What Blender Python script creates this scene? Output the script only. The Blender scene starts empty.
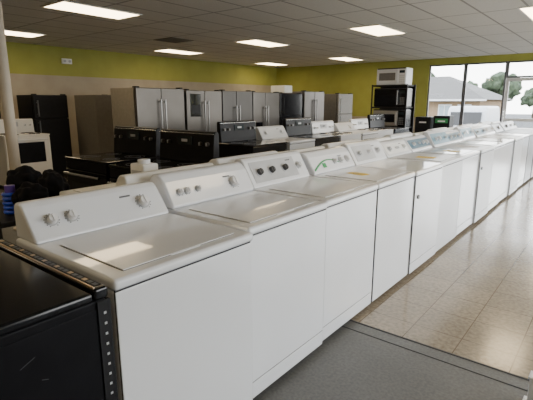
import bpy, bmesh, math, random
from mathutils import Vector, Matrix
random.seed(7)
C = bpy.context.scene.collection
# ------------------------------------------------------------ materials
MATS = {}
def mat(name, col, rough=0.5, metal=0.0, var=0.06, scale=8.0, bump=0.0, spec=0.5, emit=None, es=0.0, coat=0.0):
    if name in MATS: return MATS[name]
    m = bpy.data.materials.new(name); m.use_nodes = True
    nt = m.node_tree; b = nt.nodes['Principled BSDF']
    tc = nt.nodes.new('ShaderNodeTexCoord'); nz = nt.nodes.new('ShaderNodeTexNoise')
    nz.inputs['Scale'].default_value = scale; nz.inputs['Detail'].default_value = 3
    nt.links.new(tc.outputs['Object'], nz.inputs['Vector'])
    cr = nt.nodes.new('ShaderNodeValToRGB')
    cr.color_ramp.elements[0].position = .3; cr.color_ramp.elements[1].position = .7
    cr.color_ramp.elements[0].color = [c*(1-var) for c in col]+[1]
    cr.color_ramp.elements[1].color = [min(1, c*(1+var)) for c in col]+[1]
    nt.links.new(nz.outputs['Fac'], cr.inputs['Fac'])
    nt.links.new(cr.outputs['Color'], b.inputs['Base Color'])
    b.inputs['Roughness'].default_value = rough; b.inputs['Metallic'].default_value = metal
    b.inputs['Specular IOR Level'].default_value = spec
    b.inputs['Coat Weight'].default_value = coat
    if emit:
        b.inputs['Emission Color'].default_value = list(emit)+[1]; b.inputs['Emission Strength'].default_value = es
    if bump:
        bp = nt.nodes.new('ShaderNodeBump'); bp.inputs['Strength'].default_value = bump
        bp.inputs['Distance'].default_value = .01
        nt.links.new(nz.outputs['Fac'], bp.inputs['Height']); nt.links.new(bp.outputs['Normal'], b.inputs['Normal'])
    MATS[name] = m; return m

WHITE = mat('white_enamel', (.77,.785,.82), .22, var=.015, scale=3, coat=.5)
WHITE2 = mat('warm_white_enamel', (.78,.77,.74), .3, var=.015, scale=3, coat=.2)
WHITE3 = mat('aged_white_enamel', (.62,.63,.65), .33, var=.02, scale=3, coat=.1)
PLAST = mat('white_plastic', (.74,.74,.75), .4, var=.02)
GAP = mat('seam_grey', (.05,.05,.055), .8)
LGREY = mat('light_grey_plastic', (.46,.47,.49), .45)
MGREY = mat('mid_grey_plastic', (.13,.135,.15), .5)
DKNOB = mat('dark_knob_plastic', (.04,.04,.045), .4)
TEAL = mat('slate_blue_panel', (.06,.15,.22), .35)
TEAL2 = mat('pale_blue_panel', (.12,.25,.33), .35)
BLACK = mat('black_enamel', (.006,.006,.008), .16, var=.2, spec=.4)
BLACKB = mat('black_backguard', (.006,.006,.008), .42, var=.2, spec=.2)
BLACKS = mat('black_side_panel', (.006,.006,.008), .45, var=.2, spec=.15)
BLACKM = mat('matte_black', (.009,.009,.011), .55, var=.2, scale=20, spec=.3)
GLASS_B = mat('black_glass', (.006,.006,.008), .08)
STEEL = mat('stainless_steel', (.115,.105,.095), .36, metal=.75, var=.12, scale=2)
STEELD = mat('dark_steel', (.075,.07,.065), .38, metal=.7, var=.08, scale=2)
CHROME = mat('chrome', (.60,.60,.60), .22, metal=1)
HANDLE = mat('handle_steel', (.30,.29,.28), .3, metal=1)
BRASS = mat('brassy_trim', (.62,.48,.32), .3, metal=1)
GREYP = mat('grey_painted_side', (.13,.12,.11), .5, var=.1, scale=30)
SILVER = mat('silver_paint', (.36,.37,.39), .35, metal=.4)
SCREEN = mat('display_screen', (.02,.03,.035), .15)
YEL = mat('yellow_paper', (.85,.62,.06), .7)
PAPER = mat('white_paper', (.8,.8,.78), .8)
GREEN = mat('green_sticker', (.04,.30,.10), .5)
BLUE = mat('blue_rubber', (.02,.07,.6), .35)
BAG = mat('black_bag_plastic', (.006,.006,.008), .7, var=.4, scale=5, spec=.12)
COLM = mat('beige_post_paint', (.55,.48,.38), .5)
ALU = mat('white_window_frame', (.55,.55,.55), .4)
ALUD = mat('dark_window_frame', (.10,.10,.105), .4, metal=.3)

# ------------------------------------------------------------ mesh builder
def frame(n):
    n = Vector(n).normalized()
    return n.to_track_quat('Z','Y').to_matrix().to_4x4()
class MB:
    def __init__(s): s.bm = bmesh.new(); s.mats = []
    def mi(s, m):
        if m not in s.mats: s.mats.append(m)
        return s.mats.index(m)
    def _add(s, t, m, bev=0, seg=2, M=None, smooth=False, taper=None):
        if bev > 0:
            bmesh.ops.bevel(t, geom=[e for e in t.edges if e.is_manifold and e.calc_face_angle(0) > .5], offset=bev, segments=seg, profile=.5, affect='EDGES', clamp_overlap=True)
        if M is not None: bmesh.ops.transform(t, matrix=M, verts=t.verts)
        i = s.mi(m)
        for f in t.faces: f.material_index = i; f.smooth = smooth
        bmesh.ops.recalc_face_normals(t, faces=t.faces)
        me = bpy.data.meshes.new('tmp'); t.to_mesh(me); t.free()
        s.bm.from_mesh(me); bpy.data.meshes.remove(me)
        return s
    def box(s, x0,x1,y0,y1,z0,z1, m, bev=0, seg=2, M=None):
        t = bmesh.new(); bmesh.ops.create_cube(t, size=1)
        bmesh.ops.transform(t, matrix=Matrix.Translation(((x0+x1)/2,(y0+y1)/2,(z0+z1)/2)) @ Matrix.Diagonal((x1-x0,y1-y0,z1-z0,1)), verts=t.verts)
        return s._add(t, m, bev, seg, M)
    def cyl(s, c, n, r, h, m, seg=24, r2=None, bev=0, M=None):
        t = bmesh.new(); bmesh.ops.create_cone(t, cap_ends=True, segments=seg, radius1=r, radius2=r if r2 is None else r2, depth=h)
        F = Matrix.Translation(Vector(c)) @ frame(n) @ Matrix.Translation((0,0,h/2))
        if M is not None: F = M @ F
        return s._add(t, m, bev, 2, F, smooth=False)
    def prism(s, prof, x0, x1, m, bev=0, seg=3, M=None):
        t = bmesh.new()
        a = [t.verts.new((x0,y,z)) for y,z in prof]; b = [t.verts.new((x1,y,z)) for y,z in prof]
        t.faces.new(a); t.faces.new(b[::-1]); k = len(prof)
        for i in range(k): t.faces.new((a[i], b[i], b[(i+1)%k], a[(i+1)%k]))
        bmesh.ops.recalc_face_normals(t, faces=t.faces)
        return s._add(t, m, bev, seg, M)
    def blob(s, c, r, sc, m, sub=3, amp=.15, seed=0, hf=.6):
        t = bmesh.new(); bmesh.ops.create_icosphere(t, subdivisions=sub, radius=1)
        from mathutils import noise
        for v in t.verts:
            n = noise.noise(v.co*2.2+Vector((seed,seed*2,0))); n2 = noise.noise(v.co*6+Vector((seed,0,seed)))
            v.co *= 1+amp*n*2+amp*hf*n2
        M = Matrix.Translation(Vector(c)) @ Matrix.Diagonal((r*sc[0], r*sc[1], r*sc[2], 1))
        return s._add(t, m, 0, 1, M, smooth=True)
    def torus(s, c, n, R, r, m, seg=24, ms=8):
        t = bmesh.new(); vs = []
        for i in range(seg):
            a = 2*math.pi*i/seg
            vs.append([t.verts.new(((R+r*math.cos(2*math.pi*j/ms))*math.cos(a), (R+r*math.cos(2*math.pi*j/ms))*math.sin(a), r*math.sin(2*math.pi*j/ms))) for j in range(ms)])
        for i in range(seg):
            for j in range(ms):
                t.faces.new((vs[i][j], vs[(i+1)%seg][j], vs[(i+1)%seg][(j+1)%ms], vs[i][(j+1)%ms]))
        return s._add(t, m, 0, 1, Matrix.Translation(Vector(c)) @ frame(n), smooth=True)
    def done(s, name, parent=None, label=None):
        me = bpy.data.meshes.new(name); s.bm.to_mesh(me); s.bm.free()
        for m in s.mats: me.materials.append(m)
        o = bpy.data.objects.new(name, me); C.objects.link(o)
        if parent: o.parent = parent
        if label: o['label'] = label
        return o
def empty(name, label, cat, loc=(0,0,0), rz=0, group=None):
    e = bpy.data.objects.new(name, None); e.empty_display_size = .1; C.objects.link(e)
    e.location = loc; e.rotation_euler = (0,0,math.radians(rz))
    e['label'] = label; e['category'] = cat
    if group: e['group'] = group
    return e
def top(o, label, cat, group=None):
    o['label'] = label; o['category'] = cat
    if group: o['group'] = group
    return o
def dup(root, loc, rz=None, label=None):
    r = root.copy(); C.objects.link(r); r.location = loc
    if rz is not None: r.rotation_euler = (0,0,math.radians(rz))
    if label: r['label'] = label
    def rec(src, dst):
        for ch in list(src.children):
            c = ch.copy(); C.objects.link(c); c.parent = dst; rec(ch, c)
    rec(root, r)
    return r

# ------------------------------------------------------------ washer / dryer
def washer(loc, rz, label, cat='washing machine', kind='top', body=WHITE, console=None, panel=None, knobs=(), group=None,
           name='washing_machine', btns=0, stick=None, style=0, kick=True, screen=False, ch=1.065, arc=None, dy=.04):
    console = console or body
    r = empty(name, label, cat, loc, rz, group)
    b = MB()
    b.box(-.332,.332,-.322,.33+dy,.035,.872, body, .008)
    b.box(-.330,.330,-.326,-.32,.035,.876, GAP)
    b.done('cabinet', r)
    f = MB()
    if kick:
        f.box(-.332,.332,-.3325,-.3262,.04,.125, body, .004); f.box(-.332,.332,-.3325,-.3262,.130,.871, body, .004)
    else:
        f.box(-.332,.332,-.3325,-.3262,.04,.871, body, .004)
    f.done('front_panel', r)
    for sx in (-.28,.28):
        for sy in (-.27,.30):
            MB().cyl((sx,sy,0),(0,0,1),.02,.036,MGREY,12).done('foot', r)
    t = MB()
    t.box(-.339,.339,-.340,.336+dy,.877,.916, body, .014, 4)
    t.done('top_panel', r)
    if kind == 'top':
        l = MB()
        l.box(-.2722,.2722,-.2892,.1172+dy*.5,.9155,.9163, GAP)
        l.box(-.27,.27,-.287,.115+dy*.5,.916,.9205, body, .003, 2)
        l.box(-.07,.07,-.2935,-.286,.9158,.9190, body, .001)
        l.done('lid', r)
    if kind == 'dryer':
        d = MB()
        d.box(-.255,.255,-.3345,-.3322,.30,.80, GAP)
        d.box(-.25,.25,-.348,-.334,.305,.795, body, .012, 3)
        d.done('door', r)
        MB().box(-.21,-.19,-.358,-.3475,.50,.62, PLAST, .004).done('door_handle', r)
    if kind == 'dot':
        MB().cyl((-.27,-.332,.70),(0,-1,0),.018,.012,MGREY,16).done('door_catch', r)
    # console
    if style == 0: prof = [(.165,.916),(.172,.932),(.262,ch-.018),(.284,ch),(.325,ch),(.340,ch-.018),(.342,.916)]
    else: prof = [(.150,.916),(.152,.935),(.220,ch-.035),(.262,ch),(.315,ch+.004),(.338,ch-.025),(.342,.916)]
    prof = [(a+dy,z) for a,z in prof]
    c = MB(); c.prism(prof, -.328,.328, console, .018 if style==0 else .024, 4)
    c.done('control_console', r)
    p0 = Vector((0,prof[1][0],prof[1][1])); p1 = Vector((0,prof[2][0],prof[2][1]))
    up = (p1-p0); H = up.length; up.normalize(); nrm = Vector((0,-up.z,up.y))
    M = Matrix.Identity(4)
    for i in range(3):
        M[i][0] = (1,0,0)[i]; M[i][1] = up[i]; M[i][2] = nrm[i]; M[i][3] = p0[i]
    if panel:
        x0,x1,pm = panel
        q = MB(); q.box(x0,x1,.016,H-.010,0,.003, pm, .002, 1, M)
        q.done('control_panel', r)
    for kx, kr, km in knobs:
        q = MB()
        q.cyl((kx,H*.5,.002),(0,0,1),kr*1.28,.004, LGREY, 28, M=M)
        q.cyl((kx,H*.5,.005),(0,0,1),kr,.022, km, 28, r2=kr*.86, M=M)
        q.box(kx-.004,kx+.004,H*.5-kr*.8,H*.5+kr*.8,.026,.031, km, .001, 1, M)
        q.done('knob', r)
        q = MB()
        for a in range(-60,241,25):
            ax = kx+math.cos(math.radians(a))*kr*1.5; ay = H*.5+math.sin(math.radians(a))*kr*1.5
            if .01 < ay < H-.005: q.box(ax-.0015,ax+.0015,ay-.0015,ay+.0015,.0,.0035, MGREY, 0,1,M)
        if len(q.mats): q.done('dial_markings', r)
    for i in range(btns):
        bx = -.03+i*.035
        MB().box(bx-.011,bx+.011,H*.42,H*.6,.002,.011, LGREY, .002,1,M).done('button', r)
    if screen:
        MB().box(-.05,.05,H*.35,H*.75,.002,.0055, SCREEN, .001,1,M).done('display', r)
    if arc:
        q = MB(); n=30
        for i in range(n):
            u=i/(n-1); x=-.30+u*.38; yy=H*(.16+.52*math.sin(u*math.pi*.85))
            hw=.003+.004*(1-u)
            q.box(x-.008,x+.008,yy-hw,yy+hw,.0005,.0035,arc,0,1,M)
        q.done('printed_arc', r)
    q = MB(); q.box(.10,.155,H*.78,H*.83,.0005,.0038, MGREY, 0,1,M); q.done('badge', r)
    if stick:
        MB().box(stick[0]-.025,stick[0]+.025,H*.2,H*.5,.003,.0045, stick[1],0,1,M).done('sticker', r)
    return r

G1 = 'front line of used washers and dryers'
W = .69
y = 0.725+.34
defs = [
 dict(label='white top-load washer with two small knobs and one large knob', knobs=[(-.235,.020,PLAST),(-.15,.020,PLAST),(.21,.026,PLAST)], fx=-1.180, kick=False, ch=1.065, dyy=-.02),
 dict(label='white top-load washer with wide rounded console and large dial', knobs=[(-.25,.014,PLAST),(-.20,.014,PLAST),(-.12,.012,PLAST),(.17,.028,PLAST)], fx=-1.235, style=1, body=WHITE, ch=1.085),
 dict(label='white washer with light grey panel and three dark-centred dials', panel=(-.29,.20,LGREY), knobs=[(-.22,.024,DKNOB),(-.09,.024,DKNOB),(.06,.024,DKNOB),(.235,.02,PLAST)], fx=-1.25, ch=1.10),
 dict(label='white washer with curved green graphic on the console', knobs=[(.02,.016,PLAST),(.12,.020,PLAST),(.23,.022,PLAST)], arc=GREEN, stick=(-.15,GREEN), fx=-1.25, kick=False, style=1, ch=1.08),
 dict(label='white dryer with round door catch and three dials', knobs=[(-.2,.022,LGREY),(0,.018,PLAST),(.18,.024,LGREY)], fx=-1.24, kind='dot', cat='dryer', name='clothes_dryer', panel=(-.28,.1,LGREY), ch=1.10),
 dict(label='white top-load washer with row of buttons', knobs=[(-.2,.024,LGREY),(.18,.02,PLAST)], btns=3, fx=-1.25, kind='top', panel=(-.28,.28,PAPER), kick=False, body=WHITE3),
 dict(label='white washer with slate-blue control panel', knobs=[(-.2,.02,PLAST),(.10,.02,PLAST),(.22,.026,PLAST)], panel=(-.31,.31,TEAL), fx=-1.255, btns=2),
 dict(label='white dryer with pale blue control panel', knobs=[(-.18,.022,PLAST),(-.05,.026,PLAST),(.2,.018,PLAST)], panel=(-.31,.31,TEAL2), fx=-1.235, kind='dot', cat='dryer', name='clothes_dryer', ch=1.10, body=WHITE3),
 dict(label='white washer with blue panel and light knobs', knobs=[(-.2,.02,PLAST),(.0,.02,PLAST),(.2,.026,PLAST)], panel=(-.31,.31,TEAL), fx=-1.25),
 dict(label='white dryer with blue panel and a display', knobs=[(-.2,.02,PLAST),(.2,.026,PLAST)], panel=(-.3,.3,TEAL2), screen=True, fx=-1.26, kind='top', cat='dryer', name='clothes_dryer', ch=1.10),
 dict(label='white top-load washer with slate console strip', knobs=[(-.2,.02,LGREY),(.2,.026,LGREY)], panel=(-.3,.3,TEAL), fx=-1.24, body=WHITE3),
 dict(label='white top-load washer with two dials', knobs=[(-.2,.024,PLAST),(.2,.024,PLAST)], fx=-1.255, panel=(-.3,.3,LGREY)),
 dict(label='silver top-load washer next to a silver dryer', body=SILVER, knobs=[(0,.03,CHROME)], fx=-1.25, kind='top'),
 dict(label='silver dryer with raised door panel', body=SILVER, knobs=[(0,.03,CHROME)], fx=-1.24, kind='dryer', cat='dryer', name='clothes_dryer'),
 dict(label='aged white top-load washer beside the silver pair', knobs=[(-.2,.024,PLAST),(.2,.024,PLAST)], fx=-1.25, body=WHITE3),
]
for d in defs:
    fx = d.pop('fx'); o = d.pop('dyy', 0)
    washer((fx-.3325, y+o, 0), 90, group=G1, **d)
    y += W
# rear row, back to back
G2 = 'rear line of white washers and dryers'
tm = None; tm2 = None
for i in range(13):
    yy = 1.30+.34+i*.692
    if i == 0: tm = washer((-2.37,yy,0),-90,'white washer seen from behind its console', knobs=[(-.2,.024,PLAST),(.2,.024,PLAST)], group=G2, body=WHITE2, ch=1.085)
    elif i == 1: tm2 = washer((-2.37,yy,0),-90,'white dryer with rounded console seen from behind', knobs=[(.2,.024,PLAST)], group=G2, kind='dryer', cat='dryer', name='clothes_dryer', style=1, ch=1.10, body=WHITE3)
    else: dup(tm if i%2==0 else tm2, (-2.37-.01*(i%3),yy,0))

# ------------------------------------------------------------ range
def rng(loc, rz, label, body=BLACK, top_m=GLASS_B, trim=STEEL, group=None, cons=True, coil=False, win=GLASS_B, hb=1.205, hi=False):
    r = empty('kitchen_range', label, 'stove', loc, rz, group)
    b = MB(); b.box(-.375,.375,-.30,.32,.05,.895, body, .006); b.box(-.34,.34,-.26,.28,0.0,.052, BLACKM); b.done('body', r)
    t = MB(); t.box(-.38,.38,-.325,.325,.896,.918, top_m, .006, 3); t.done('cooktop', r)
    for bx,by,br in ((-.19,-.15,.10),(.19,-.15,.08),(-.19,.12,.08),(.19,.12,.10)):
        q = MB()
        if coil:
            for k in range(4): q.torus((bx,by,.926),(0,0,1),br*(.3+.22*k),.006,BLACKM,20,6)
            q.torus((bx,by,.920),(0,0,1),br*1.12,.006,CHROME,20,6)
        else:
            q.torus((bx,by,.9182),(0,0,1),br,.0016,MGREY,28,4); q.torus((bx,by,.9182),(0,0,1),br*.6,.0012,MGREY,28,4)
        q.done('burner', r)
    dt = .872 if hi else .80
    w0,w1 = (.44,.79) if hi else (.38,.68)
    d = MB(); d.box(-.37,.37,-.33,-.302,.26,dt, body, .008, 3); d.box(-.27,.27,-.334,-.329,w0,w1, win, .003); od = d.done('oven_door', r)
    hz = dt-.035
    h = MB(); h.cyl((-.32,-.375,hz),(1,0,0),.013,.64,trim,12)
    for hx in (-.29,.29): h.cyl((hx,-.33,hz),(0,-1,0),.009,.045,trim,10)
    h.done('door_handle', od)
    d = MB(); d.box(-.37,.37,-.325,-.302,.06,.25, body, .008, 3); d.done('drawer', r)
    d = MB(); d.box(-.37,.37,-.322,-.302,dt+.006,.893, body, .003); d.done('front_rail', r)
    if cons:
        c = MB()
        c.prism([(.235,.918),(.24,.95),(.262,hb-.025),(.28,hb),(.315,hb),(.325,hb-.025),(.325,.918)], -.375,.375, BLACKB if body is BLACK else body, .01, 3)
        c.done('backguard', r)
        q = MB(); q.box(-.368,.368,.255,.265,hb-.025,hb-.018, trim, .002)
        q.done('trim_strip', r)
        q = MB()
        dm = SCREEN if body is BLACK else LGREY
        q.box(-.10,.10,.245,.254,hb-.13,hb-.05, dm, .002); q.box(-.04,.04,.2425,.246,hb-.10,hb-.075, LGREY if body is BLACK else MGREY); q.done('clock_display', r)
        for kx in (-.31,-.22,.22,.31):
            q = MB(); q.cyl((kx,.256,hb-.11),(0,-1,.1),.018,.03, STEEL if body is BLACK else PLAST,20); q.box(kx-.003,kx+.003,.222,.228,hb-.125,hb-.095,LGREY if body is BLACK else MGREY); q.done('knob', r)
    return r
GR = 'ranges on display'
r1 = rng((-4.06,2.56,0), 0, 'black glass-top electric range with knobs on backguard', group=GR, hb=1.205, trim=CHROME)
dup(r1, (-3.17,2.50,0), 0, 'black glass-top range with steel trim beside another')
dup(r1, (-4.0,4.70,0), 90, 'black range between white appliances')
washer((-4.0,5.46,0), 90, 'white top-load washer between ranges', knobs=[(-.2,.024,PLAST),(.2,.024,PLAST)], group=GR, cat='washing machine', ch=1.1, dy=0, body=WHITE3)
dup(r1, (-4.0,6.21,0), 90, 'black range with dark backguard next to a white washer')
rw = rng((-4.0,6.99,0), 90, 'white coil-top range with dark oven window', body=WHITE3, top_m=WHITE3, trim=LGREY, coil=True, group=GR, hb=1.13)
washer((-4.0,7.73,0), 90, 'white dryer with one large dial among ranges', knobs=[(.15,.03,PLAST)], group=GR, cat='dryer', name='clothes_dryer', kind='dryer', ch=1.07, dy=0, style=1, body=WHITE3)
dup(rw, (-4.02,8.48,0), 90, 'white coil-top range between dryer and black range')
dup(r1, (-4.0,9.27,0), 90, 'black range at the end of the line')
rng((-8.25,3.38,0), 90, 'white range by the post with dark oven window', body=WHITE2, top_m=WHITE2, trim=PLAST, coil=True, group=GR, hb=1.17, hi=True, win=BLACKS)

# foreground black range, no backguard, vented trim strip
r = empty('kitchen_range', 'black slide-in range with slotted metal trim beside white washer', 'stove', (-1.552,.370,0), 0)
b = MB(); b.box(-.378,.378,-.315,.305,.05,.872, BLACKS, .005); b.box(-.34,.34,-.27,.27,0,.052,BLACKM)
b.box(.3785,.3815,-.31,.27,.09,.845, BLACKS, .002)
for (yy,zz,ll,an) in ((.06,.77,.045,25),(.10,.70,.02,-20)):
    b.box(-.0006,.0006,-ll/2,ll/2,-.0005,.0005, MGREY, 0, 1, Matrix.Translation((.3816,yy,zz)) @ Matrix.Rotation(math.radians(an),4,'X'))
b.done('body', r)
t = MB(); t.box(-.385,.385,-.322,.262,.874,.904, BLACK, .010, 3); t.done('cooktop', r)
q = MB(); q.box(-.385,.385,.266,.312,.874,.912, BLACK, .008, 3)
q.box(-.375,.375,.2680,.2745,.910,.916, BRASS, .001)
q.box(-.36,.36,.281,.306,.9105,.9128, BLACKM, .001)
for i in range(24):
    x = -.345+i*.03; q.box(x-.010,x+.010,.286,.300,.9125,.9135, BRASS if i%3==0 else MGREY)
q.done('vent_trim', r)
q = MB(); q.box(.345,.386,.306,.316,.06,.87, BLACKM, .002); q.box(.3818,.3855,.272,.312,.06,.87, BLACKM, .001)
for i in range(22):
    z = .09+i*.035; q.box(.3852,.3865,.291,.299,z,z+.008, LGREY)
q.done('slotted_flange', r)
q = MB(); q.cyl((.33,.317,.80),(0,1,0),.006,.004,CHROME,10); q.done('screw', r)

# ------------------------------------------------------------ refrigerators
def fridge(loc, rz, label, w=.89, h=1.70, d=.70, front=STEEL, side=GREYP, style='side', group=None, disp=True, hm=HANDLE):
    r = empty('refrigerator', label, 'refrigerator', loc, rz, group)
    b = MB(); b.box(-w/2,w/2,-d/2+.07,d/2,.03,h-.02, side, .006); b.box(-w/2+.02,w/2-.02,-d/2+.06,-d/2+.09,.0,.09, BLACKM, .003)
    b.box(-w/2+.01,w/2-.01,-d/2+.055,-d/2+.075,.10,h-.03, BLACKM); 
    b.box(-w/2+.03,w/2-.03,d/2-.1,d/2-.04,0,.04,BLACKM); b.done('cabinet', r)
    f0,f1 = -d/2, -d/2+.055
    def door(x0,x1,z0,z1,hx,hz0,hz1,nm='door', horiz=False, dp=False):
        q = MB(); q.box(x0,x1,f0,f1,z0,z1, front, .012, 3)
        o = q.done(nm, r)
        q = MB()
        if horiz:
            q.cyl((x0+.12,f0-.045,hz1),(1,0,0),.012,x1-x0-.24,hm,12)
            for x in (x0+.15,x1-.15): q.cyl((x,f0+.002,hz1),(0,-1,0),.009,.047,hm,10)
        else:
            q.cyl((hx,f0-.045,hz0),(0,0,1),.013,hz1-hz0,hm,12)
            for z in (hz0+.04,hz1-.04): q.cyl((hx,f0+.002,z),(0,-1,0),.010,.047,hm,10)
        q.done('handle', o)
        if dp:
            q = MB(); q.box(x0+.08,x1-.1,f0-.006,f0+.004,z0+.55,z0+.95, GLASS_B, .004); q.box(x0+.11,x1-.13,f0-.009,f0-.004,z0+.60,z0+.76, BLACKM,.002); q.done('dispenser', o)
    if style == 'side':
        door(-w/2,-.053,.10,h-.02,-.095,.45,h-.3, dp=disp); door(-.047,w/2,.10,h-.02,-.005,.45,h-.3)
    elif style == 'french':
        door(-w/2,-.003,.66,h-.02,-.045,.78,h-.2, dp=disp); door(.003,w/2,.66,h-.02,.045,.78,h-.2)
        door(-w/2,w/2,.10,.652,0,0,.58,'freezer_drawer', True)
    else:
        door(-w/2,w/2,1.16,h-.02,-w/2+.06,1.2,h-.12,'freezer_door'); door(-w/2,w/2,.10,1.152,-w/2+.06,.65,1.12)
    for x in (-w/2+.05,w/2-.05):
        MB().box(x-.03,x+.03,-d/2+.01,-d/2+.12,h-.0205,h, BLACKM, .004).done('hinge_cover', r)
    return r
GF = 'refrigerators along the side'
SIDEL = mat('pale_grey_side',(.23,.21,.18),.5,var=.08,scale=20)
SIDEM = mat('dull_grey_side',(.14,.13,.115),.5,var=.08,scale=20)
fx = -6.0-.35
f1 = fridge((fx,4.74,0),90,'stainless french-door refrigerator with tan-grey side', w=.98, style='french', group=GF, disp=False, side=SIDEL, h=1.71)
f2 = fridge((fx,5.72,0),90,'stainless french-door refrigerator with ice dispenser', w=.88, style='french', group=GF, h=1.69)
f3 = fridge((fx,6.62,0),90,'dark stainless side-by-side refrigerator', w=.88, group=GF, front=STEELD, h=1.70)
f4 = fridge((fx,7.53,0),90,'stainless side-by-side refrigerator with dispenser', w=.90, group=GF, h=1.69)
fridge((fx,8.45,0),90,'black top-freezer refrigerator between steel ones', w=.86, style='tf', front=BLACK, side=BLACK, group=GF, h=1.68, hm=BLACKM)
fridge((fx,9.42,0),90,'stainless french-door refrigerator near the corner', w=.9, style='french', group=GF, h=1.74, disp=False)
fridge((-6.2,10.7,0),90,'silver-grey top-freezer refrigerator standing alone', w=.78, style='tf', front=SIDEL, side=SIDEL, group=GF, h=1.70, d=.72, hm=LGREY)
fridge((-8.15,4.95,0),180,'grey refrigerator turned so its plain side shows', w=.76, style='tf', front=SIDEM, side=SIDEM, group=GF, h=1.62, hm=BLACKM)
fridge((-9.02,4.20,0),90,'black top-freezer refrigerator set back near the wall', w=.66, style='tf', front=BLACKM, side=BLACKM, group=GF, h=1.62, hm=MGREY)
fridge((-9.85,3.2,0),90,'dark refrigerator behind the white range', w=.8, style='tf', front=BLACKM, side=BLACKM, group=GF, h=1.66, hm=MGREY)
fridge((-8.7,6.3,0),90,'stainless refrigerator standing behind the front ones', w=.9, front=STEEL, group=GF, h=1.70)

q = MB(); q.box(-.2,.2,-.15,.15,0,.16, PAPER,.003); q.box(-.2,.2,-.02,.02,.16,.1615,COLM); o=q.done('carton'); o.location=(-6.3,8.45,1.68); top(o,'white carton lying on top of black refrigerator','box')

# ------------------------------------------------------------ rack with microwaves
RX = -4.36
rk = empty('storage_rack','black steel rack holding microwaves and ovens','shelf',(RX,10.3,0),0)
for sx in (-.425,.425):
    for sy in (-.25,.25): MB().box(sx-.014,sx+.014,sy-.014,sy+.014,0,1.87,BLACKM,.002).done('post', rk)
for z in (.42,.90,1.36,1.86): MB().box(-.41,.41,-.262,.262,z-.035,z,BLACKM,.003).done('shelf', rk)
MB().box(-.41,.41,.262,.268,.2,1.86,BLACKM,.001).done('back_panel', rk)
def micro(loc, label, body, face, h=.40, w=.74, door=None):
    door = door or body
    r = empty('microwave_oven', label, 'microwave', loc, 0, 'microwaves on the rack')
    MB().box(-w/2,w/2,-.18,.2,.0,h,body,.01).done('housing', r)
    q = MB(); q.box(-w/2+.01,w/2-.18,-.205,-.181,.02,h-.03,door,.006,3); q.box(-w/2+.07,w/2-.25,-.209,-.204,.10,h-.11,face,.003); o = q.done('door', r)
    q = MB(); q.cyl((w/2-.205,-.235,.05),(0,0,1),.009,h-.11,LGREY,10)
    for z in (.08,h-.09): q.cyl((w/2-.205,-.204,z),(0,-1,0),.006,.03,LGREY,8)
    q.done('handle', o)
    q = MB(); q.box(w/2-.172,w/2-.01,-.203,-.181,.02,h-.03,body,.005); q.box(w/2-.155,w/2-.03,-.206,-.202,h-.12,h-.06,SCREEN)
    for i in range(4):
        for j in range(3): q.box(w/2-.15+j*.042,w/2-.118+j*.042,-.206,-.202,.05+i*.045,.08+i*.045,LGREY if body is WHITE3 else MGREY)
    q.done('keypad', r)
    q = MB(); q.box(-w/2+.02,w/2-.02,-.2,-.18,h-.026,h-.002,GAP)
    for i in range(16): q.box(-w/2+.04+i*.042,-w/2+.07+i*.042,-.203,-.199,h-.022,h-.006,BLACKM)
    q.done('vent_grille', r)
    return r
STM = mat('microwave_steel',(.30,.29,.28),.4,metal=.5)
micro((RX,10.3,1.861),'white over-range microwave on top of the rack',WHITE3,GREYP,h=.38,w=.72)
micro((RX,10.3,1.361),'black microwave with dark door on the rack',BLACK,GLASS_B,h=.43,w=.80)
micro((RX,10.3,.901),'steel-fronted microwave on the lower shelf',BLACK,GLASS_B,h=.40,w=.80,door=STM)
micro((RX,10.3,.421),'black microwave near the bottom of the rack',BLACK,GLASS_B,h=.40,w=.80)

# ------------------------------------------------------------ cart with bags, blue coil, white canister
ct = empty('utility_cart','black utility cart loaded with bags','cart',(-3.10,1.20,0),0)
for sx in (-.33,.33):
    for sy in (-.24,.24):
        MB().cyl((sx,sy,.06),(0,0,1),.014,.72,BLACKM,10).done('leg', ct)
        MB().cyl((sx-.012,sy,.032),(1,0,0),.031,.024,BLACKM,16).done('caster', ct)
for z in (.2,.74): MB().box(-.35,.35,-.26,.26,z,z+.03,BLACKM,.006).done('tray', ct)
for i,(x,yv,rr,s) in enumerate(((-2.86,1.20,.10,(1,1,.95)),(-2.97,1.39,.10,(1.1,.9,1.1)),(-3.25,1.33,.12,(1.1,1,1.0)))):
    q = MB(); q.blob((0,0,rr*s[2]*.9),rr,s,BAG,5,.11,i*3.1,hf=.15)
    mn = min(v.co.z for v in q.bm.verts); o = q.done('plastic_bag'); o.location=(x,yv,.7715-mn)
    top(o,'dark plastic bag slumped on the cart tray','bag','bags on the cart')
PURP = mat('purple_core',(.12,.06,.35),.4)
q = MB()
for k in range(5): q.torus((0,0,.014+.028*k),(0,0,1),.038-.002*(k%2),.013,BLUE,28,8)
q.cyl((0,0,0),(0,0,1),.03,.18,PURP,24)
o = q.done('hose_coil'); o.location=(-2.955,1.115,.772); top(o,'blue coiled hose standing on the cart','hose')
q = MB(); q.box(-.07,.07,-.06,.06,0,.16,PAPER,.012,3); q.box(-.055,.055,-.062,.05,.03,.12,LGREY,.002); q.cyl((0,0,.155),(0,0,1),.04,.03,WHITE,20,bev=.004); q.box(-.03,.03,.055,.085,.05,.12,PAPER,.008)
o = q.done('white_canister'); o.location=(-2.36,1.70,.9210); top(o,'small white canister standing on a washer lid','container')
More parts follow.
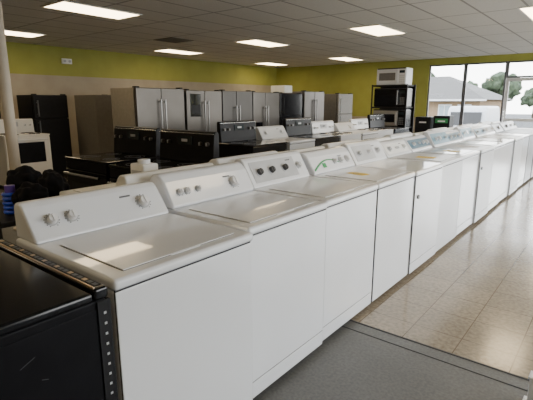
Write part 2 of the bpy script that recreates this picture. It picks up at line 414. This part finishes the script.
def paper(x,y,z,rot,m,w=.2,l=.26,label='yellow paper tag lying on an appliance top'):
    q = MB(); q.box(-w/2,w/2,-l/2,l/2,0,.0015,m); 
    for i in range(5): q.box(-w*.35,w*(.35-.08*(i%3)),-l*.3+i*l*.14,-l*.3+i*l*.14+.008,.0015,.0018,MGREY)
    o = q.done('paper_tag'); o.location=(x,y,z); o.rotation_euler=(0,0,math.radians(rot)); top(o,label,'paper','paper tags')
paper(-1.55,3.08,.9210,80,YEL,.09,.16)
paper(-1.50,4.45,.9210,95,YEL,.13,.18)
paper(-1.47,5.2,.9210,70,YEL,.12,.16)
paper(-1.50,5.95,.9165,90,PAPER,label='white paper sheet on a dryer top')

def stand(x,y,h,m,label):
    q = MB(); q.box(-.22,.22,-.2,.2,0,h,BLACKM,.01); q.box(-.17,.17,-.205,-.199,h-.20,h-.08,m); q.box(-.10,.10,-.207,-.204,h-.17,h-.13,PAPER); q.box(-.20,.20,-.207,-.199,.1,.5,MGREY)
    o = q.done('display_stand'); o.location=(x,y,0); top(o,label,'display stand','display stands by the window')
stand(-4.45,12.9,1.06,BLACKM,'black display stand beside the window'); stand(-3.95,12.95,1.10,GREEN,'dark display stand with green sign near the window')
q = MB(); q.box(-.03,.03,-.03,.03,0,.16,WHITE,.006); q.box(-.05,.05,-.05,.05,0,.012,WHITE,.003); q.box(-.036,.036,-.036,.036,.155,.168,WHITE,.004)
o = q.done('floor_post'); o.location=(-.155,2.30,0); top(o,'short white post standing on grey floor','post')

q = MB(); q.cyl((0,0,0),(0,0,1),.06,2.735,COLM,24); q.cyl((0,0,0),(0,0,1),.10,.015,COLM,24); q.cyl((0,0,2.715),(0,0,1),.10,.02,COLM,24)
o = q.done('support_column'); o.location=(-5.41,2.13,0); top(o,'round beige steel support column','column')

# ------------------------------------------------------------ room shell
XL,XR,YN,YF,H = -10.6, 3.2, -2.6, 13.9, 2.74
def nodes(name):
    m = bpy.data.materials.new(name); m.use_nodes=True; return m, m.node_tree, m.node_tree.nodes['Principled BSDF']
def grid_mask(nt, sx, sy, w):
    g = nt.nodes.new('ShaderNodeNewGeometry'); sp = nt.nodes.new('ShaderNodeSeparateXYZ'); nt.links.new(g.outputs['Position'], sp.inputs[0])
    outs=[]
    for ax,s in (('X',sx),('Y',sy)):
        a = nt.nodes.new('ShaderNodeMath'); a.operation='PINGPONG'; a.inputs[1].default_value = s/2
        nt.links.new(sp.outputs[ax], a.inputs[0])
        b = nt.nodes.new('ShaderNodeMath'); b.operation='LESS_THAN'; b.inputs[1].default_value = w
        nt.links.new(a.outputs[0], b.inputs[0]); outs.append(b)
    m = nt.nodes.new('ShaderNodeMath'); m.operation='MAXIMUM'
    nt.links.new(outs[0].outputs[0], m.inputs[0]); nt.links.new(outs[1].outputs[0], m.inputs[1])
    return g, sp, m
def rgb(nt,c):
    n = nt.nodes.new('ShaderNodeRGB'); n.outputs[0].default_value = list(c)+[1]; return n
def mix(nt, f, a, b):
    n = nt.nodes.new('ShaderNodeMix'); n.data_type='RGBA'
    nt.links.new(f, n.inputs['Factor']); nt.links.new(a, n.inputs['A']); nt.links.new(b, n.inputs['B']); return n.outputs['Result']
def mul(nt, a, b):
    n = nt.nodes.new('ShaderNodeMix'); n.data_type='RGBA'; n.blend_type='MULTIPLY'; n.inputs['Factor'].default_value=1
    nt.links.new(a, n.inputs['A']); nt.links.new(b, n.inputs['B']); return n.outputs['Result']
def noise_ramp(nt, g, scale, c0, c1, p0=.35, p1=.65, detail=4):
    nz = nt.nodes.new('ShaderNodeTexNoise'); nz.inputs['Scale'].default_value=scale; nz.inputs['Detail'].default_value=detail
    nt.links.new(g.outputs['Position'], nz.inputs['Vector'])
    cr = nt.nodes.new('ShaderNodeValToRGB'); cr.color_ramp.elements[0].position=p0; cr.color_ramp.elements[1].position=p1
    cr.color_ramp.elements[0].color=list(c0)+[1]; cr.color_ramp.elements[1].color=list(c1)+[1]
    nt.links.new(nz.outputs['Fac'], cr.inputs['Fac']); return cr.outputs['Color'], nz
CE, nt, b = nodes('ceiling_tiles')
g, sp, m = grid_mask(nt, .61, 1.22, .016)
c,_ = noise_ramp(nt, g, 90, (.60,.59,.56),(.70,.69,.66))
nt.links.new(mix(nt, m.outputs[0], c, rgb(nt,(.32,.31,.30)).outputs[0]), b.inputs['Base Color']); b.inputs['Roughness'].default_value=.85
FT, nt, b = nodes('floor_vinyl_tiles')
g, sp, m = grid_mask(nt, .305, .305, .003)
c1,_ = noise_ramp(nt, g, 38, (.25,.20,.14),(.40,.34,.255), .32,.68)
c2,_ = noise_ramp(nt, g, 1.6, (.80,.80,.80),(1,1,1))
sc = nt.nodes.new('ShaderNodeVectorMath'); sc.operation='SCALE'; sc.inputs['Scale'].default_value=1/.305; nt.links.new(g.outputs['Position'], sc.inputs[0])
fl = nt.nodes.new('ShaderNodeVectorMath'); fl.operation='FLOOR'; nt.links.new(sc.outputs[0], fl.inputs[0])
wn = nt.nodes.new('ShaderNodeTexWhiteNoise'); wn.noise_dimensions='2D'; nt.links.new(fl.outputs[0], wn.inputs['Vector'])
mr = nt.nodes.new('ShaderNodeMapRange'); mr.inputs['To Min'].default_value=.88; mr.inputs['To Max'].default_value=1.0; nt.links.new(wn.outputs['Value'], mr.inputs['Value'])
nt.links.new(mix(nt, m.outputs[0], mul(nt, mul(nt, c1, mr.outputs[0]), c2), rgb(nt,(.12,.09,.055)).outputs[0]), b.inputs['Base Color']); b.inputs['Roughness'].default_value=.18
b.inputs['Coat Weight'].default_value=.3; b.inputs['Coat Roughness'].default_value=.12
FG, nt, b = nodes('grey_floor')
g = nt.nodes.new('ShaderNodeNewGeometry')
c,_ = noise_ramp(nt, g, 60, (.11,.112,.11),(.16,.162,.158)); c2,_ = noise_ramp(nt, g, 2.5, (.8,.8,.8),(1,1,1))
nt.links.new(mul(nt,c,c2), b.inputs['Base Color']); b.inputs['Roughness'].default_value=.5
def wallmat(name, split):
    m, nt, b = nodes(name)
    g = nt.nodes.new('ShaderNodeNewGeometry'); sp = nt.nodes.new('ShaderNodeSeparateXYZ'); nt.links.new(g.outputs['Position'], sp.inputs[0])
    gt = nt.nodes.new('ShaderNodeMath'); gt.operation='GREATER_THAN'; gt.inputs[1].default_value=split; nt.links.new(sp.outputs['Z'], gt.inputs[0])
    c1,_ = noise_ramp(nt, g, 3, (.35,.30,.23),(.39,.34,.26)); c2,_ = noise_ramp(nt, g, 3, (.30,.30,.055),(.33,.33,.062))
    nt.links.new(mix(nt, gt.outputs[0], c1, c2), b.inputs['Base Color']); b.inputs['Roughness'].default_value=.7
    return m
WL = wallmat('lime_over_beige_paint', 2.08); WF = wallmat('lime_paint', 1.0)
def struct(o): o['kind']='structure'; return o
YB = 2.42
q = MB(); q.box(XL,XR,YB+.11,YF,-.1,0,FT); q.box(XL,XR,YN,YB,-.1,0,FG); q.box(XL,XR,YB,YB+.11,-.1,.0,FG); struct(q.done('floor'))
q = MB(); q.box(XL,XR,YB+.098,YB+.113,0,.003,GAP,.001); struct(q.done('trim_1'))
q = MB(); q.box(XL,XR,YB-.007,YB+.001,0,.002,GAP); struct(q.done('trim_2'))
q = MB(); q.box(XL-.1,XR+.1,YN-.1,YF+.15,H,H+.1,CE); struct(q.done('ceiling'))
q = MB(); q.box(XL-.1,XL,YN,YF,0,H,WL); struct(q.done('wall_left'))
q = MB(); q.box(XL,XR,YN-.1,YN,0,H,WL); struct(q.done('wall_near'))
q = MB(); q.box(XR,XR+.1,YN,2.0,0,H,WF); q.box(XR,XR+.1,2.0,13.2,2.5,H,WF); q.box(XR,XR+.1,13.2,YF,0,H,WF); q.box(XR,XR+.1,2.0,13.2,0,.3,WF); struct(q.done('wall_right'))
GX0, GX1, GT = -4.80, 2.9, 2.56
q = MB(); q.box(XL,GX0,YF,YF+.15,0,H,WF); q.box(GX0,GX1,YF,YF+.15,GT,H,WF); q.box(GX1,XR,YF,YF+.15,0,H,WF); q.box(GX0,-2.68,YF,YF+.15,0,.25,WF); q.box(-1.72,GX1,YF,YF+.15,0,.25,WF)
struct(q.done('wall_far'))
GL, nt, b = nodes('window_glass')
for n in list(nt.nodes):
    if n.type!='OUTPUT_MATERIAL': nt.nodes.remove(n)
tr = nt.nodes.new('ShaderNodeBsdfTransparent'); tr.inputs[0].default_value=(.95,.96,.95,1); gl = nt.nodes.new('ShaderNodeBsdfGlossy'); gl.inputs['Roughness'].default_value=.02
ms = nt.nodes.new('ShaderNodeMixShader'); ms.inputs[0].default_value=.03
nt.links.new(tr.outputs[0], ms.inputs[1]); nt.links.new(gl.outputs[0], ms.inputs[2]); nt.links.new(ms.outputs[0], nt.nodes['Material Output'].inputs[0])
def window(nm,x0,x1,z0,z1,bar=None):
    q = MB(); t=.045
    q.box(x0,x0+t,YF+.03,YF+.10,z0,z1,ALUD,.004); q.box(x1-t,x1,YF+.03,YF+.10,z0,z1,ALUD,.004)
    q.box(x0+t,x1-t,YF+.03,YF+.10,z1-t,z1,ALUD,.004); q.box(x0+t,x1-t,YF+.03,YF+.10,z0,z0+t,ALUD,.004)
    q.box(x0+t,x1-t,YF+.062,YF+.068,z0+t,z1-t,GL)
    return struct(q.done(nm))
window('window_1',GX0,-3.76,.25,GT); window('window_2',-3.755,-2.68,.25,GT)
window('window_3',-1.72,-.2,.25,GT); window('window_4',-.195,1.35,.25,GT); window('window_5',1.355,2.9,.25,GT)
window('window_6',-2.675,-1.725,2.12,GT)
q = MB(); 
for a,bb in ((-2.672,-2.59),(-1.81,-1.728)): q.box(a,bb,YF+.04,YF+.09,.01,2.115,ALU,.004)
q.box(-2.59,-1.81,YF+.04,YF+.09,2.03,2.115,ALU,.004); q.box(-2.59,-1.81,YF+.04,YF+.09,.01,.25,ALU,.004); q.box(-2.59,-1.81,YF+.04,YF+.09,.95,1.03,ALU,.004)
q.box(-2.59,-1.81,YF+.062,YF+.068,.25,2.03,GL); q.cyl((-2.64,YF+.0,.9),(0,0,1),.012,.35,CHROME,12)
struct(q.done('door_1'))
k=7
for i in range(5):
    y0=2.0+i*2.24; q=MB(); y1=y0+2.235; t=.035
    q.box(XR+.02,XR+.08,y0,y0+t,.3,2.5,ALUD); q.box(XR+.02,XR+.08,y1-t,y1,.3,2.5,ALUD); q.box(XR+.02,XR+.08,y0+t,y1-t,.3,.3+t,ALUD); q.box(XR+.02,XR+.08,y0+t,y1-t,2.5-t,2.5,ALUD)
    q.box(XR+.047,XR+.053,y0+t,y1-t,.3+t,2.5-t,GL); struct(q.done('window_%d'%k)); k+=1
q = MB(); q.box(XL,XL+.015,YN,YF,0,.1,GAP); struct(q.done('baseboard_left'))
q = MB(); q.box(XL,GX0,YF-.015,YF,0,.1,GAP); struct(q.done('baseboard_far'))

LENS, nt, b = nodes('lit_lens')
b.inputs['Base Color'].default_value=(.9,.85,.7,1); b.inputs['Emission Color'].default_value=(1,.78,.48,1); b.inputs['Emission Strength'].default_value=11
fr = None
for x,yv in ((-9.2,3.75),(-6.1,3.70),(-9.2,7.9),(-6.45,7.95),(-3.7,7.9),(-1.05,7.85),(-9.6,12.3),(-6.75,12.3),(-.95,12.3),(-3.2,-.5),(-.4,3.6),(1.7,7.9),(1.7,-.5),(-6.45,-.5)):
    if fr is None:
        fr = empty('ceiling_light','recessed fluorescent troffer glowing warm white in tile ceiling','ceiling light',(x,yv,H),0,'ceiling troffers')
        q = MB()
        for a in ((-.305,.305,-.61,-.58),(-.305,.305,.58,.61),(-.305,-.275,-.58,.58),(.275,.305,-.58,.58)): q.box(*a,-.014,-.0005,WHITE2)
        q.done('fixture_frame', fr)
        MB().box(-.275,.275,-.58,.58,-.010,-.001,LENS).done('lens', fr)
    else: dup(fr,(x,yv,H))
q = MB(); q.box(-.3,.3,-.3,.3,-.012,-.0005,GREYP,.003)
for i in range(7): q.box(-.25,.25,-.25+i*.075,-.22+i*.075,-.016,-.011,MGREY)
o=q.done('ceiling_vent'); o.location=(-7.6,6.4,H); top(o,'square air vent set in the ceiling tiles','vent')
q = MB(); q.box(0,.05,-.12,.12,-.06,.06,PAPER,.006); q.cyl((.05,-.06,0),(1,0,0),.03,.02,LGREY,14); q.cyl((.05,.06,0),(1,0,0),.03,.02,LGREY,14)
o=q.done('emergency_light'); o.location=(XL,5.6,2.42); top(o,'small white emergency light high on the lime wall','light')

# ------------------------------------------------------------ exterior
ASPH = mat('asphalt',(.06,.06,.06),.9,scale=3); CONC = mat('concrete',(.42,.41,.39),.9,scale=4)
STUC = mat('tan_stucco',(.23,.16,.095),.9); ROOF = mat('grey_shingles',(.095,.088,.082),.9,var=.2,scale=12)
LEAF = mat('tree_leaves',(.045,.065,.035),.9,var=.5,scale=3); BARK = mat('bark',(.08,.06,.045),.9); WG = mat('pale_window',(.25,.32,.35),.2)
q = MB()
q.prism([(14.06,-.02),(17,-.03),(22,-1.0),(110,-1.0),(110,-1.2),(14.06,-1.2)],-90,60,ASPH); struct(q.done('ground'))
q = MB(); q.box(3.32,60,-20,14.05,-.3,-.05,CONC); struct(q.done('ground_side'))
bd = empty('building','low tan stucco building with grey shingle roof','building',(0,0,0))
q = MB(); q.box(-30,-9.4,40,50,-1,1.75,STUC); q.done('walls', bd)
for x in (-25,-21.5,-18,-14.2,-12.2,-10.6):
    q = MB(); q.box(x-.55,x+.55,39.93,40.01,-.1,1.3,ALU,.02); q.box(x-.45,x+.45,39.9,39.94,0,1.2,WG); q.box(x-.03,x+.03,39.88,39.91,0,1.2,ALU); q.done('window', bd)
q = MB(); t = bmesh.new()
P=[(-30.6,39.3,1.7),(-8.8,39.3,1.7),(-8.8,50.7,1.7),(-30.6,50.7,1.7),(-25,45,3.9),(-13.5,45,3.9)]
vs=[t.verts.new(p) for p in P]
for f in ((0,1,5,4),(1,2,5),(2,3,4,5),(3,0,4),(3,2,1,0)): t.faces.new([vs[i] for i in f])
q._add(t,ROOF); q.box(-30.6,-8.8,39.2,39.32,1.58,1.73,ALU); q.done('roof', bd)
def tree(x,yv,h,s,sc):
    r = empty('tree','leafy green tree beyond the parking lot','tree',(x,yv,-1),0,'trees outside')
    MB().cyl((0,0,0),(0,0,1),.25,h*.6,BARK,12,r2=.12).done('trunk', r)
    q = MB()
    for k in range(6):
        a=k*1.1+s; q.blob((math.cos(a)*sc*.45,math.sin(a)*sc*.45,h*.65+((k*37)%5-2)*sc*.14),sc*.55,(1,1,.85),LEAF,3,.3,s+k)
    q.done('foliage', r)
tree(-16.2,60,5.6,1,2.0); tree(-12.7,64,6.6,2.3,2.3); tree(-24.5,66,7.0,3.7,3.2); tree(-9.6,70,5.0,4.2,1.7)
vn = empty('van','white van parked outside facing away','van',(-6.75,28.2,-1.0),0)
VW = mat('van_paint',(.45,.46,.48),.35)
q = MB(); q.prism([(-2.4,.35),(-2.45,1.0),(-2.25,2.0),(-2.0,2.25),(.9,2.25),(1.5,1.4),(2.3,1.1),(2.4,.4)],-1.0,1.0,VW,.12,3); q.done('body', vn)
q = MB(); q.prism([(-2.47,1.25),(-2.32,1.95),(-2.25,1.95),(-2.37,1.25)],-.8,.8,GLASS_B,.01); q.done('rear_window', vn)
for sx in (-.9,.9):
    MB().box(sx-.08,sx+.08,-2.49,-2.40,.85,1.2,mat('tail_lamp',(.4,.02,.02),.3),.01).done('tail_light', vn)
    for yy in (-1.5,1.5): MB().cyl((sx-.1,yy,0.33),(1,0,0),.33,.2,BLACKM,24).done('wheel', vn)
MB().box(-.9,.9,-2.55,-2.38,.32,.52,MGREY,.03).done('bumper', vn)

# ------------------------------------------------------------ world, portals, camera
w = bpy.data.worlds.new('sky'); bpy.context.scene.world = w; w.use_nodes=True
nt = w.node_tree; bg = nt.nodes['Background']
tc = nt.nodes.new('ShaderNodeTexCoord'); sp = nt.nodes.new('ShaderNodeSeparateXYZ'); nt.links.new(tc.outputs['Generated'], sp.inputs[0])
cr = nt.nodes.new('ShaderNodeValToRGB'); cr.color_ramp.elements[0].position=0; cr.color_ramp.elements[0].color=(1,.99,.98,1); cr.color_ramp.elements[1].position=.7; cr.color_ramp.elements[1].color=(.74,.82,.95,1)
nt.links.new(sp.outputs['Z'], cr.inputs['Fac']); nt.links.new(cr.outputs['Color'], bg.inputs['Color']); bg.inputs['Strength'].default_value=11
def portal(loc, rot, sx, sy):
    l = bpy.data.lights.new('window_portal','AREA'); l.shape='RECTANGLE'; l.size=sx; l.size_y=sy; l.cycles.is_portal=True
    o = bpy.data.objects.new('window_portal', l); C.objects.link(o); o.location=loc; o.rotation_euler=rot
portal(((GX0+GX1)/2,YF+.2,1.4),(math.radians(-90),0,0),GX1-GX0,2.6)
portal((XR+.15,7.6,1.4),(0,math.radians(90),0),2.4,11.4)
cam = bpy.data.cameras.new('cam'); co = bpy.data.objects.new('camera', cam); C.objects.link(co)
cam.sensor_width=36; cam.lens=440/533*36; co.location=(0,0,1.46)
co.rotation_euler=(math.radians(90-12.5),0,math.radians(38.6)); cam.clip_end=300
bpy.context.scene.camera = co
